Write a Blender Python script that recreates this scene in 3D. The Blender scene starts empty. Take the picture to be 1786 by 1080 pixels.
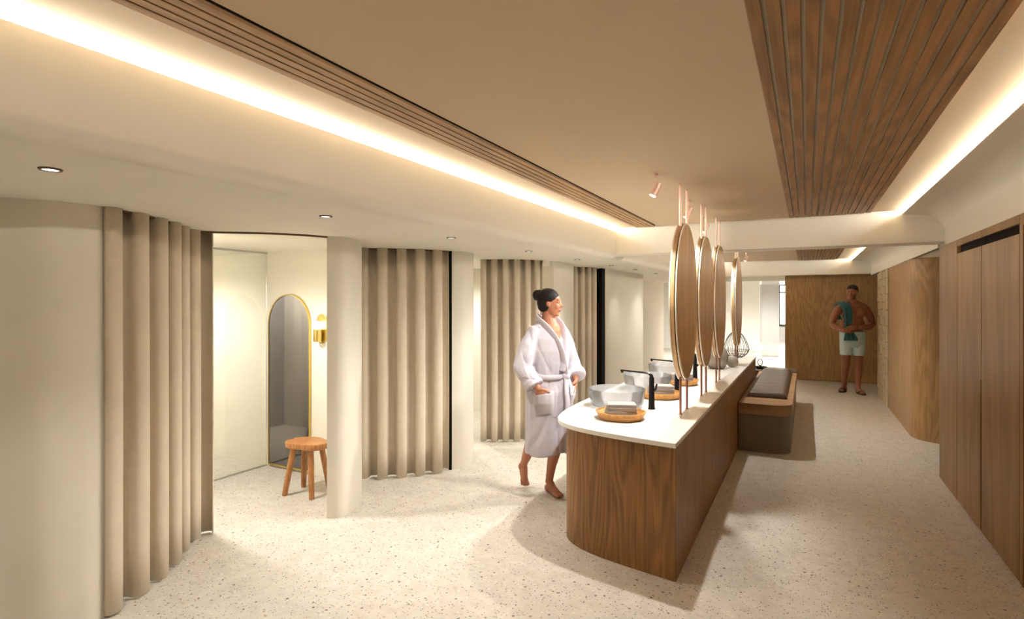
import bpy, math, random
from mathutils import Vector, Matrix, noise as mn
random.seed(7)
scn = bpy.context.scene
COL = scn.collection
PI = math.pi

# ---------------------------------------------------------------- camera
YAW = math.radians(27.8)
cam_d = bpy.data.cameras.new('camera')
cam = bpy.data.objects.new('camera', cam_d); COL.objects.link(cam)
cam.location = (0, 0, 1.6)
cam.rotation_euler = (PI/2, 0, YAW)
cam_d.sensor_width = 36.0
cam_d.lens = 975/1786*36
cam_d.shift_y = -14/1786
cam_d.clip_start = 0.02
scn.camera = cam

# ---------------------------------------------------------------- world, exposure
w = bpy.data.worlds.new('world'); scn.world = w; w.use_nodes = True
w.node_tree.nodes['Background'].inputs[0].default_value = (1.0, 0.95, 0.88, 1)
w.node_tree.nodes['Background'].inputs[1].default_value = 0.3
vs = scn.view_settings
vs.view_transform = 'Standard'; vs.look = 'None'; vs.gamma = 1; vs.use_curve_mapping = False
vs.exposure = 0.5
LED = 48.0            # cove strips
LEDC = (1.0, 0.96, 0.86)
DOWN_W = 32.0          # soffit downlights
SPOT_W = 84.0         # ceiling spotlights
BOOTH_W = 95.0
WARM = (1.0, 0.97, 0.91)

# ---------------------------------------------------------------- materials
def srgb(r, g, b):
    f = lambda c: (c/255/12.92) if c/255 <= .04045 else ((c/255+.055)/1.055)**2.4
    return (f(r), f(g), f(b), 1)

def newmat(name):
    m = bpy.data.materials.new(name); m.use_nodes = True
    nt = m.node_tree; b = nt.nodes['Principled BSDF']
    return m, nt, b

def N(nt, typ, **kw):
    n = nt.nodes.new(typ)
    for k, v in kw.items():
        if k in n.inputs: n.inputs[k].default_value = v
        else: setattr(n, k, v)
    return n

def ramp(nt, stops):
    r = nt.nodes.new('ShaderNodeValToRGB')
    while len(r.color_ramp.elements) < len(stops): r.color_ramp.elements.new(0.5)
    for e, (p, c) in zip(r.color_ramp.elements, stops): e.position = p; e.color = c
    return r

def plain(name, c, rough=.6, metal=0, var=.04, scale=6, bump=0, bscale=200, coat=0, spec=.5, sheen=0):
    m, nt, b = newmat(name); L = nt.links
    tc = N(nt, 'ShaderNodeTexCoord')
    nz = N(nt, 'ShaderNodeTexNoise', Scale=scale, Detail=4.0)
    L.new(tc.outputs['Object'], nz.inputs['Vector'])
    lo = tuple(x*(1-var) for x in c[:3])+(1,); hi = tuple(min(1, x*(1+var)) for x in c[:3])+(1,)
    r = ramp(nt, [(.3, lo), (.7, hi)])
    L.new(nz.outputs['Fac'], r.inputs[0]); L.new(r.outputs[0], b.inputs['Base Color'])
    b.inputs['Roughness'].default_value = rough; b.inputs['Metallic'].default_value = metal
    b.inputs['Specular IOR Level'].default_value = spec
    if coat: b.inputs['Coat Weight'].default_value = coat; b.inputs['Coat Roughness'].default_value = .08
    if sheen: b.inputs['Sheen Weight'].default_value = sheen
    if bump:
        n2 = N(nt, 'ShaderNodeTexNoise', Scale=bscale, Detail=3.0)
        L.new(tc.outputs['Object'], n2.inputs['Vector'])
        bp = N(nt, 'ShaderNodeBump', Strength=bump, Distance=.002)
        L.new(n2.outputs['Fac'], bp.inputs['Height']); L.new(bp.outputs[0], b.inputs['Normal'])
    return m

def wood(name, dark, light, axis='z', rough=.45, cath=5.0, scale=1.0):
    """grain runs along axis; contour lines of a stretched noise give cathedral figure"""
    m, nt, b = newmat(name); L = nt.links
    tc = N(nt, 'ShaderNodeTexCoord'); oi = N(nt, 'ShaderNodeObjectInfo')
    add = N(nt, 'ShaderNodeVectorMath', operation='ADD')
    mul = N(nt, 'ShaderNodeVectorMath', operation='MULTIPLY'); mul.inputs[1].default_value = (13, 7, 5)
    L.new(oi.outputs['Random'], mul.inputs[0])
    L.new(tc.outputs['Object'], add.inputs[0]); L.new(mul.outputs[0], add.inputs[1])
    def mapped(a, s):
        mp = N(nt, 'ShaderNodeMapping')
        v = [a*scale]*3; v['xyz'.index(axis)] = s*scale
        mp.inputs['Scale'].default_value = v
        L.new(add.outputs[0], mp.inputs['Vector']); return mp
    m1 = mapped(2.6, .35)
    n1 = N(nt, 'ShaderNodeTexNoise', Scale=1.6, Detail=2.0, Roughness=.45)
    L.new(m1.outputs[0], n1.inputs['Vector'])
    k = N(nt, 'ShaderNodeMath', operation='MULTIPLY'); k.inputs[1].default_value = 16*cath
    L.new(n1.outputs['Fac'], k.inputs[0])
    s = N(nt, 'ShaderNodeMath', operation='SINE'); L.new(k.outputs[0], s.inputs[0])
    m2 = mapped(90, 2.5)
    n2 = N(nt, 'ShaderNodeTexNoise', Scale=1.0, Detail=3.0, Roughness=.6)
    L.new(m2.outputs[0], n2.inputs['Vector'])
    m3 = mapped(2.0, .6)
    n3 = N(nt, 'ShaderNodeTexNoise', Scale=1.0, Detail=2.0)
    L.new(m3.outputs[0], n3.inputs['Vector'])
    a1 = N(nt, 'ShaderNodeMath', operation='MULTIPLY_ADD'); a1.inputs[1].default_value = .10; a1.inputs[2].default_value = .0
    L.new(s.outputs[0], a1.inputs[0])
    a2 = N(nt, 'ShaderNodeMath', operation='MULTIPLY_ADD'); a2.inputs[1].default_value = .65
    L.new(n2.outputs['Fac'], a2.inputs[0]); L.new(a1.outputs[0], a2.inputs[2])
    a3 = N(nt, 'ShaderNodeMath', operation='MULTIPLY_ADD'); a3.inputs[1].default_value = .35
    L.new(n3.outputs['Fac'], a3.inputs[0]); L.new(a2.outputs[0], a3.inputs[2])
    r = ramp(nt, [(.2, dark), (.78, light)])
    L.new(a3.outputs[0], r.inputs[0]); L.new(r.outputs[0], b.inputs['Base Color'])
    b.inputs['Roughness'].default_value = rough
    b.inputs['Specular IOR Level'].default_value = .35
    bp = N(nt, 'ShaderNodeBump', Strength=.12, Distance=.001)
    L.new(a2.outputs[0], bp.inputs['Height']); L.new(bp.outputs[0], b.inputs['Normal'])
    return m

def terrazzo():
    m, nt, b = newmat('terrazzo'); L = nt.links
    tc = N(nt, 'ShaderNodeTexCoord')
    def chips(scale, dmax, pick_lo):
        mp = N(nt, 'ShaderNodeMapping'); mp.inputs['Scale'].default_value = (1, 1.0, 1)
        nz = N(nt, 'ShaderNodeTexNoise', Scale=scale*1.3, Detail=1.0)
        L.new(tc.outputs['Object'], nz.inputs['Vector'])
        mx = N(nt, 'ShaderNodeVectorMath', operation='MULTIPLY_ADD'); mx.inputs[1].default_value = (.4/scale,)*3
        L.new(nz.outputs['Color'], mx.inputs[0]); L.new(tc.outputs['Object'], mx.inputs[2])
        v = N(nt, 'ShaderNodeTexVoronoi', Scale=scale)
        L.new(mx.outputs[0], v.inputs['Vector'])
        lt = N(nt, 'ShaderNodeMath', operation='LESS_THAN'); lt.inputs[1].default_value = dmax
        L.new(v.outputs['Distance'], lt.inputs[0])
        sep = N(nt, 'ShaderNodeSeparateColor'); L.new(v.outputs['Color'], sep.inputs[0])
        gt = N(nt, 'ShaderNodeMath', operation='GREATER_THAN'); gt.inputs[1].default_value = pick_lo
        L.new(sep.outputs[0], gt.inputs[0])
        mu = N(nt, 'ShaderNodeMath', operation='MULTIPLY'); L.new(lt.outputs[0], mu.inputs[0]); L.new(gt.outputs[0], mu.inputs[1])
        return mu, sep
    big = N(nt, 'ShaderNodeTexNoise', Scale=9.0, Detail=6.0, Roughness=.7)
    L.new(tc.outputs['Object'], big.inputs['Vector'])
    base = ramp(nt, [(.3, srgb(196, 188, 176)), (.7, srgb(216, 209, 198))])
    L.new(big.outputs['Fac'], base.inputs[0])
    cur = base.outputs[0]
    for sc, dm, pk, stops in ((55, .30, .45, [(0, srgb(232, 228, 220)), (.5, srgb(186, 174, 158)), (1, srgb(206, 198, 186))]),
                              (26, .20, .74, [(0, srgb(120, 102, 84)), (.45, srgb(160, 144, 126)), (.8, srgb(96, 84, 74)), (1, srgb(176, 160, 140))]),
                              (80, .32, .80, [(0, srgb(130, 112, 94)), (.6, srgb(110, 98, 86)), (1, srgb(170, 150, 130))])):
        mask, sep = chips(sc, dm, pk)
        cr = ramp(nt, stops); L.new(sep.outputs[1], cr.inputs[0])
        mix = N(nt, 'ShaderNodeMix', data_type='RGBA')
        L.new(mask.outputs[0], mix.inputs[0]); L.new(cur, mix.inputs[6]); L.new(cr.outputs[0], mix.inputs[7])
        cur = mix.outputs[2]
    L.new(cur, b.inputs['Base Color'])
    b.inputs['Roughness'].default_value = .42; b.inputs['Specular IOR Level'].default_value = .3
    return m

def emit(name, c, s):
    m, nt, b = newmat(name)
    b.inputs['Base Color'].default_value = (.8, .8, .8, 1)
    b.inputs['Emission Color'].default_value = c if len(c) == 4 else (*c, 1)
    b.inputs['Emission Strength'].default_value = s
    return m

def glass(name, tint, rough, mixf=.5, gloss=.1):
    """sheet or bowl of tinted glass: see-through, a little milky, reflecting"""
    m, nt, b = newmat(name); L = nt.links
    tr = N(nt, 'ShaderNodeBsdfTransparent'); tr.inputs[0].default_value = tint
    b.inputs['Base Color'].default_value = tint; b.inputs['Roughness'].default_value = rough
    ms = N(nt, 'ShaderNodeMixShader')
    fr = N(nt, 'ShaderNodeFresnel'); fr.inputs[0].default_value = 1.45
    ad = N(nt, 'ShaderNodeMath', operation='ADD', use_clamp=True); ad.inputs[1].default_value = mixf
    gl = N(nt, 'ShaderNodeBsdfGlossy'); gl.inputs['Roughness'].default_value = rough
    m2 = N(nt, 'ShaderNodeMixShader')
    L.new(fr.outputs[0], m2.inputs[0])
    ms.inputs[0].default_value = mixf
    L.new(tr.outputs[0], ms.inputs[1]); L.new(b.outputs[0], ms.inputs[2])
    L.new(ms.outputs[0], m2.inputs[1]); L.new(gl.outputs[0], m2.inputs[2])
    L.new(m2.outputs[0], nt.nodes['Material Output'].inputs[0])
    nz = N(nt, 'ShaderNodeTexNoise', Scale=4.0); bp = N(nt, 'ShaderNodeBump', Strength=.02, Distance=.002)
    L.new(nz.outputs['Fac'], bp.inputs['Height']); L.new(bp.outputs[0], gl.inputs['Normal'])
    return m

M = {}
M['cream'] = plain('cream_plaster', srgb(232, 226, 212), .7, var=.02, scale=3, bump=.05, bscale=120, spec=.3)
M['cove'] = plain('cream_gloss_paint', srgb(226, 219, 204), .38, var=.015, scale=2, spec=.4)
M['booth'] = plain('booth_plaster', srgb(240, 234, 218), .75, var=.015, scale=3, spec=.3)
M['ceiling'] = plain('brown_ceiling_paint', srgb(214, 192, 162), .75, var=.02, scale=1.5, spec=.25)
M['floor'] = terrazzo()
M['wood_ceiling'] = wood('oak_ceiling', srgb(118, 82, 46), srgb(180, 134, 82), 'y', .5, 4)
M['wood_ceiling_light'] = wood('oak_ceiling_light', srgb(146, 112, 76), srgb(200, 164, 120), 'y', .5, 3)
M['wood_panel'] = wood('oak_panel', srgb(134, 100, 62), srgb(186, 148, 100), 'z', .45, 5)
M['wood_cabinet'] = wood('oak_cabinet', srgb(94, 62, 32), srgb(160, 114, 64), 'z', .42, 6)
M['wood_locker'] = wood('oak_locker', srgb(114, 82, 46), srgb(166, 128, 80), 'z', .42, 1.5)
M['wood_mirror'] = wood('oak_mirror_back', srgb(168, 128, 82), srgb(214, 176, 126), 'z', .4, 1.5)
M['wood_bench'] = wood('oak_bench', srgb(116, 86, 58), srgb(172, 138, 102), 'x', .42, 2)
M['wood_stool'] = wood('stool_wood', srgb(138, 88, 50), srgb(204, 146, 92), 'z', .4, 4, 3)
M['felt'] = plain('grey_felt', srgb(182, 172, 152), .9, spec=.1)
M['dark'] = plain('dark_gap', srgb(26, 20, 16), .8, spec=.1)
M['curtain'] = plain('beige_curtain', srgb(218, 205, 184), .85, var=.03, scale=14, bump=.12, bscale=260, spec=.2, sheen=.1)
M['bronze'] = plain('bronze_track', srgb(104, 78, 58), .5, .3)
M['stone'] = plain('white_stone_top', srgb(244, 242, 238), .22, var=.012, scale=3, coat=.2)
M['rose'] = plain('rose_metal', srgb(226, 190, 172), .35, .45, var=.02)
M['copper'] = plain('copper_tube', srgb(170, 124, 108), .32, .75, var=.03)
M['gold'] = plain('brass', srgb(216, 190, 112), .28, .85, var=.03)
M['black'] = plain('black_metal', srgb(38, 36, 36), .25, .6, var=.1)
M['tray'] = plain('cork_tray', srgb(190, 138, 76), .7, var=.22, scale=40, bump=.6, bscale=90)
M['towel_grey'] = plain('grey_terry', srgb(158, 156, 158), .95, var=.08, scale=60, bump=.7, bscale=300, sheen=.3)
M['leather'] = plain('brown_leather', srgb(74, 56, 46), .32, var=.12, scale=25, bump=.25, bscale=140)
M['taupe'] = plain('taupe_base', srgb(116, 102, 84), .6)
M['vase'] = plain('grey_stoneware', srgb(150, 142, 130), .6, var=.12, scale=12, bump=.2, bscale=80)
M['tile'] = plain('glazed_tile', srgb(186, 168, 134), .4, var=.14, scale=9, bump=.3, bscale=20)
M['grout'] = plain('tile_grout', srgb(66, 50, 34), .85)
M['steel'] = plain('brushed_steel', srgb(196, 196, 192), .3, .9)
M['mirror'] = plain('tinted_mirror', srgb(140, 137, 138), .03, 1.0, var=.01)
M['mirror_clear'] = plain('silver_mirror', srgb(236, 236, 234), .02, 1.0, var=.01)
M['rim'] = plain('pale_rim', srgb(240, 230, 214), .4)
M['basin'] = glass('frosted_basin_glass', (.92, .93, .95, 1), .10, .33)
M['shower_glass'] = glass('clear_shower_glass', (.95, .95, .93, 1), .03, .05)
M['screen_glass'] = glass('frosted_screen_glass', (.80, .81, .80, 1), .2, .45)
M['skin_w'] = plain('skin_warm_brown', srgb(188, 126, 94), .5, var=.05, scale=9)
M['skin_m'] = plain('skin_deep_brown', srgb(138, 84, 58), .45, var=.06, scale=8)
M['hair'] = plain('black_hair', srgb(24, 19, 19), .62, var=.3, scale=60, bump=.9, bscale=110, spec=.3)
M['lips_m'] = plain('lips_dark', srgb(112, 58, 46), .45)
M['lips'] = plain('lips', srgb(156, 74, 66), .4)
M['eye'] = plain('eye_white', srgb(225, 220, 214), .25)
M['iris'] = plain('iris_dark', srgb(36, 22, 16), .2)
M['nail'] = plain('toenail', srgb(206, 150, 124), .3)
M['robe'] = plain('white_terry', srgb(202, 196, 206), .95, var=.05, scale=40, bump=.5, bscale=260, sheen=.25)
M['shorts'] = plain('pale_blue_cotton', srgb(186, 206, 206), .85, var=.06, scale=20, bump=.2, bscale=200)
M['teal'] = plain('teal_terry', srgb(38, 92, 92), .95, var=.15, scale=30, bump=.5, bscale=260, sheen=.2)
M['sandal'] = plain('dark_sandal', srgb(58, 42, 34), .6)
M['led'] = emit('led_diffuser', LEDC, LED)
M['lamp'] = emit('lamp_lens', WARM, 2.2)
M['globe'] = emit('opal_globe', (1, .93, .8), 6.0)
M['daylight'] = emit('daylight_sky', (.95, .98, 1.0), 5.0)
M['white'] = plain('white_paint', srgb(236, 234, 228), .6, var=.01)
M['grey_wall'] = plain('grey_plaster', srgb(176, 174, 172), .7)

# ---------------------------------------------------------------- mesh builder
class MB:
    def __init__(s): s.v = []; s.f = []
    def add(s, vs, fs):
        k = len(s.v); s.v += [tuple(p) for p in vs]; s.f += [tuple(i+k for i in q) for q in fs]; return s
    def box(s, x0, x1, y0, y1, z0, z1):
        v = [(x, y, z) for z in (z0, z1) for y in (y0, y1) for x in (x0, x1)]
        return s.add(v, [(0, 2, 3, 1), (4, 5, 7, 6), (0, 1, 5, 4), (2, 6, 7, 3), (0, 4, 6, 2), (1, 3, 7, 5)])
    def prism(s, poly, z0, z1):
        a = sum(poly[i][0]*poly[(i+1) % len(poly)][1]-poly[(i+1) % len(poly)][0]*poly[i][1] for i in range(len(poly)))
        if a < 0: poly = poly[::-1]
        n = len(poly)
        v = [(x, y, z0) for x, y in poly]+[(x, y, z1) for x, y in poly]
        return s.add(v, [tuple(range(n))[::-1], tuple(range(n, 2*n))]+[(i, (i+1) % n, n+(i+1) % n, n+i) for i in range(n)])
    def extr_y(s, prof, y0, y1):
        """closed (x,z) profile extruded along y"""
        n = len(prof)
        a = sum(prof[i][0]*prof[(i+1) % n][1]-prof[(i+1) % n][0]*prof[i][1] for i in range(n))
        if a > 0: prof = prof[::-1]
        v = [(x, y0, z) for x, z in prof]+[(x, y1, z) for x, z in prof]
        return s.add(v, [tuple(range(n))[::-1], tuple(range(n, 2*n))]+[(i, (i+1) % n, n+(i+1) % n, n+i) for i in range(n)])
    def loft(s, rings, cap=True, closed=True):
        n = len(rings[0]); v = [p for r in rings for p in r]; f = []
        for i in range(len(rings)-1):
            for j in range(n if closed else n-1):
                k = (j+1) % n
                f.append((i*n+j, i*n+k, (i+1)*n+k, (i+1)*n+j))
        if cap:
            f.append(tuple(range(n))[::-1]); f.append(tuple((len(rings)-1)*n+j for j in range(n)))
        return s.add(v, f)
    def tube(s, pts, rad, n=10, cap=True, flat=None):
        pts = [Vector(p) for p in pts]
        if not hasattr(rad, '__len__'): rad = [rad]*len(pts)
        rings = []; up = None
        for i, p in enumerate(pts):
            d = (pts[min(i+1, len(pts)-1)]-pts[max(i-1, 0)]).normalized()
            if up is None:
                up = d.orthogonal().normalized() if flat is None else Vector(flat)
            up = (up-d*up.dot(d)).normalized(); sd = d.cross(up)
            r = rad[i]; ra, rb = r if hasattr(r, '__len__') else (r, r)
            rings.append([p+up*ra*math.cos(2*PI*j/n)+sd*rb*math.sin(2*PI*j/n) for j in range(n)])
        return s.loft(rings, cap)
    def lathe(s, prof, c=(0, 0, 0), n=32, wob=None):
        rings = []
        for r, z in prof:
            rings.append([(c[0]+max(r, 1e-4)*(wob(2*PI*j/n, z) if wob else 1)*math.cos(2*PI*j/n), c[1]+max(r, 1e-4)*(wob(2*PI*j/n, z) if wob else 1)*math.sin(2*PI*j/n), c[2]+z) for j in range(n)])
        return s.loft(rings, True)
    def ball(s, c, r, rot=None, n=14):
        if not hasattr(r, '__len__'): r = (r, r, r)
        R = rot or Matrix.Identity(3); rings = []
        m = n//2+1
        for i in range(m):
            t = -PI/2+PI*(i+.15)/(m-1+.3)
            rings.append([Vector(c)+R @ Vector((r[0]*math.cos(t)*math.cos(2*PI*j/n), r[1]*math.cos(t)*math.sin(2*PI*j/n), r[2]*math.sin(t))) for j in range(n)])
        return s.loft(rings, True)
    def limb(s, pts, rad, n=14):
        """tapered tube with balls at its joints"""
        for i in range(len(pts)-1):
            s.tube([pts[i], pts[i+1]], [rad[i], rad[i+1]], n)
        for p, r in zip(pts, rad): s.ball(p, r*1.0, n=n)
        return s
    def mesh(s, name, mat):
        me = bpy.data.meshes.new(name); me.from_pydata(s.v, [], s.f); me.update()
        if mat: me.materials.append(mat)
        return me
    def build(s, name, mat, parent=None, smooth=True, bevel=0, loc=None, ang=38):
        me = s.mesh(name, mat)
        o = bpy.data.objects.new(name, me); COL.objects.link(o)
        if parent: o.parent = parent
        if loc: o.location = loc
        if smooth:
            me.polygons.foreach_set('use_smooth', [True]*len(me.polygons))
            me.set_sharp_from_angle(angle=math.radians(ang))
        if bevel:
            b = o.modifiers.new('bevel', 'BEVEL'); b.width = bevel; b.segments = 3; b.limit_method = 'ANGLE'; b.angle_limit = math.radians(40)
        return o
    def fuse(s, name, mat, parent=None, voxel=.005, it=4, fac=.5):
        """unite overlapping closed solids into one continuous surface"""
        me = s.mesh(name+'_src', None)
        t = bpy.data.objects.new(name+'_src', me); COL.objects.link(t)
        r = t.modifiers.new('r', 'REMESH'); r.mode = 'VOXEL'; r.voxel_size = voxel; r.use_smooth_shade = True
        sm = t.modifiers.new('s', 'SMOOTH'); sm.iterations = it; sm.factor = fac
        dg = bpy.context.evaluated_depsgraph_get(); dg.update()
        nm = bpy.data.meshes.new_from_object(t.evaluated_get(dg)); nm.name = name
        bpy.data.objects.remove(t); bpy.data.meshes.remove(me)
        nm.materials.clear(); nm.materials.append(mat)
        nm.polygons.foreach_set('use_smooth', [True]*len(nm.polygons))
        o = bpy.data.objects.new(name, nm); COL.objects.link(o)
        if parent: o.parent = parent
        return o

def tag(o, label=None, cat=None, group=None, kind=None):
    if label: o['label'] = label
    if cat: o['category'] = cat
    if group: o['group'] = group
    if kind: o['kind'] = kind
    return o
def thing(name, label, cat, loc=(0, 0, 0), rz=0, group=None):
    o = bpy.data.objects.new(name, None); COL.objects.link(o)
    o.location = loc; o.rotation_euler = (0, 0, rz); o.empty_display_size = .1
    return tag(o, label, cat, group)
def struct(o): o['kind'] = 'structure'; return o
def copy_tree(o, parent=None):
    c = o.copy(); COL.objects.link(c); c.parent = parent
    for ch in list(o.children): copy_tree(ch, c)
    return c
def spline(pts, k=8):
    """Catmull-Rom through 2-D points"""
    out = []
    P = [pts[0]]+list(pts)+[pts[-1]]
    for i in range(1, len(P)-2):
        for j in range(k):
            t = j/k; a, b, c, d = P[i-1], P[i], P[i+1], P[i+2]
            out.append(tuple(.5*((2*b[q])+(-a[q]+c[q])*t+(2*a[q]-5*b[q]+4*c[q]-d[q])*t*t+(-a[q]+3*b[q]-3*c[q]+d[q])*t**3) for q in range(len(b))))
    out.append(tuple(pts[-1])); return out
def resample(pts, n):
    d = [0]
    for a, b in zip(pts, pts[1:]): d.append(d[-1]+math.dist(a, b))
    out = []; k = 0
    for i in range(n+1):
        t = d[-1]*i/n
        while k < len(d)-2 and d[k+1] < t: k += 1
        u = (t-d[k])/max(1e-9, d[k+1]-d[k]); out.append(tuple(a+(b-a)*u for a, b in zip(pts[k], pts[k+1])))
    return out, d[-1]
def normals(pts):
    out = []
    for i in range(len(pts)):
        a = pts[max(i-1, 0)]; b = pts[min(i+1, len(pts)-1)]
        dx, dy = b[0]-a[0], b[1]-a[1]; l = math.hypot(dx, dy) or 1
        out.append((dy/l, -dx/l))
    return out

CEIL = 2.43; SOF = 2.08; SOFR = 2.10
# ================================================================ SETTING
struct(MB().box(-6.6, 3.2, -3.0, 24.6, -.12, 0).build('floor', M['floor'], smooth=False))

# left fascia line (slightly splayed) : x = FX(y)
FX = lambda y: -2.01+.016*y
BEAM1 = (6.15, 6.46); BEAM2 = (12.56, 12.87)
ceil = struct(MB().box(-2.2, 1.0, -3.0, 12.9, CEIL+.0, CEIL+.12).build('ceiling', M['ceiling'], smooth=False))
soff = struct(MB().prism([(FX(-3)-.10, -3), (FX(12.87)-.10, 12.87), (FX(12.87)-.10, 14.5), (-6.6, 14.5), (-6.6, -3)], SOF, SOF+.06).build('ceiling', M['cream'], smooth=False))
# left fascia: straight front with a rounded bottom edge, per bay
def left_fascia(y0, y1):
    prof = [(0, 2.395), (0, 2.14)]
    for k in range(1, 9):
        a = k/8*PI/2
        prof.append((-.10+.10*math.cos(a), 2.14-.06*math.sin(a)))
    prof += [(-.10, 2.11), (-.13, 2.14), (-.13, 2.395)]
    n = len(prof)
    rings = [[(FX(y)+x, y, z) for x, z in prof] for y in (y0, y1)]
    return struct(MB().loft(rings).build('trim_1', M['cove']))
left_fascia(-3, BEAM1[0]); left_fascia(BEAM1[1], BEAM2[0])
MBk = MB().box(-2.25, -2.13, -3, 12.87, 2.38, 2.44)
struct(MBk.build('trim_2', M['cream'], smooth=False))
# right cove: shelf lip, concave vault, fascia band
def right_cove(y0, y1):
    prof = [(.77, 2.395)]
    for k in range(0, 13):
        a = PI/2-k/12*PI/2
        prof.append((.86+.22*math.cos(a), 2.22+.165*math.sin(a)))
    prof += [(1.08, SOFR), (1.12, SOFR), (1.12, 2.40), (.77, 2.40)]
    return struct(MB().extr_y(prof, y0, y1).build('trim_3', M['cove']))
right_cove(-3, BEAM1[0]); right_cove(BEAM1[1], BEAM2[0])
for y0, y1 in (BEAM1, BEAM2):
    struct(MB().box(-2.1, 1.09, y0, y1, 2.13, 2.45).build('trim_4', M['cream'], bevel=.004, smooth=False))
# cove LED strips, recessed on the shelves
cove_lab = iter(['long warm white light strip in the cove along the curtain side, nearest section',
                 'warm white light strip in the curtain side cove beyond the first beam',
                 'long warm white light strip in the cove above the lockers',
                 'warm white light strip above the tiled wall beyond the first beam'])
for side in (0, 1):
    for y0, y1 in ((-2.95, BEAM1[0]-.01), (BEAM1[1]+.01, BEAM2[0]-.01)):
        mb = MB()
        if side == 0:
            q = [(FX(y)-.035+dx, y) for y, dx in ((y0, 0), (y1, 0), (y1, -.012), (y0, -.012))]
            mb.prism(q, 2.397, 2.424)
        else: mb.box(.805, .817, y0, y1, 2.402, 2.424)
        o = mb.build('cove_light', M['led'], smooth=False)
        tag(o, next(cove_lab), 'light strip', 'cove light strips')

# slatted panels in the ceiling: each plank a part
def planks(x0, x1, n, gap, y0, y1, lab, back, drop, edge=0):
    wm_ = M['wood_ceiling_light' if lab == 'l' else 'wood_ceiling']
    """planks along y, proud of the backing by drop"""
    pitch = (x1-x0+gap)/n
    b = MB().box(x0-edge, x1+edge, y0-.02, y1, CEIL-.003, CEIL+.004).build('slat_backing', back, ceil, smooth=False)
    me = None
    for i in range(n):
        xa = x0+i*pitch
        if me is None:
            o = MB().box(0, pitch-gap, 0, y1-y0, -drop, .002).build('plank', wm_, ceil, smooth=False, loc=(xa, y0, CEIL-.003)); me = o.data
        else:
            o = bpy.data.objects.new('plank', me); COL.objects.link(o); o.parent = ceil; o.location = (xa, y0, CEIL-.003)
planks(-.15, .52, 14, .013, -2.5, 6.10, 'r', M['felt'], .009, .004)
planks(-1.665, -1.46, 5, .009, -2.5, 6.10, 'l', M['dark'], .012, .009)
planks(-.15, .52, 14, .016, 9.95, 12.50, 'r', M['cream'], .014, .0)

# outer shell (behind the booths, behind the camera, right side)
struct(MB().box(-6.7, -6.6, -3, 24.6, -.1, 2.6).build('wall_left', M['booth'], smooth=False))
struct(MB().box(-6.7, 3.2, -3.1, -3.0, -.1, 2.6).build('wall_back', M['cream'], smooth=False))
struct(MB().box(3.1, 3.2, -3, 24.6, -.1, 2.6).build('wall_right', M['cream'], smooth=False))
struct(MB().box(1.10, 3.2, -3, 14.5, SOFR, SOFR+.06).build('ceiling', M['cream'], smooth=False))

# ---- serpentine front of the changing booths
def strip_wall(pts, th=.05, z1=SOF+.01, k=8, mat='cream', name='wall_left'):
    p = spline(pts, k); nn = normals(p)
    a = p; b = [(x-n[0]*th, y-n[1]*th) for (x, y), n in zip(p, nn)]
    return struct(MB().prism(a+b[::-1], 0, z1).build(name, M[mat]))
# polylines run with +y ; their right-hand normal points into the room (+x)
strip_wall([(-3.62, .30), (-3.62, .62), (-3.48, .95), (-3.30, 1.18), (-3.19, 1.30), (-3.145, 1.42), (-3.14, 1.50), (-3.165, 1.585)])
strip_wall([(-3.125, 3.005), (-3.06, 3.06), (-3.045, 3.13), (-3.09, 3.25), (-3.19, 3.43), (-3.40, 3.66), (-3.56, 3.75)])
strip_wall([(-2.99, 4.44), (-2.925, 4.53), (-2.915, 4.64), (-2.96, 4.78), (-3.06, 4.92), (-3.3, 5.12)])
strip_wall([(-2.675, 6.14), (-2.66, 6.3), (-2.67, 6.6), (-2.74, 6.95), (-2.88, 7.1)])
strip_wall([(-2.68, 7.90), (-2.62, 7.95), (-2.60, 8.2), (-2.60, 9.2), (-2.60, 9.95), (-2.66, 10.05)])
strip_wall([(-3.6, -3), (-3.6, -1.5), (-3.2, -.8), (-3.15, -.4)], k=6)
# partitions between booths
def wallbox(x0, x1, y0, y1, z1=SOF+.01, mat='booth', name='wall_inner'):
    return struct(MB().box(x0, x1, y0, y1, 0, z1).build(name, M[mat], smooth=False))
wallbox(-6.62, -3.66, 2.26, 2.34)
wallbox(-6.62, -3.58, 3.72, 3.80)
wallbox(-6.62, -3.34, 5.20, 5.28)
wallbox(-6.62, -2.92, 7.05, 7.13)
wallbox(-6.62, -2.72, 9.97, 10.05, mat='cream')
wallbox(-6.12, -6.02, 2.34, 3.72, mat='grey_wall')
# end of the booth side: recess with a last curtain and a return wall
wallbox(-3.35, -3.25, 12.2, 14.5, mat='cream')
wallbox(-6.62, -3.25, 12.1, 12.2, mat='cream')

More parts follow.
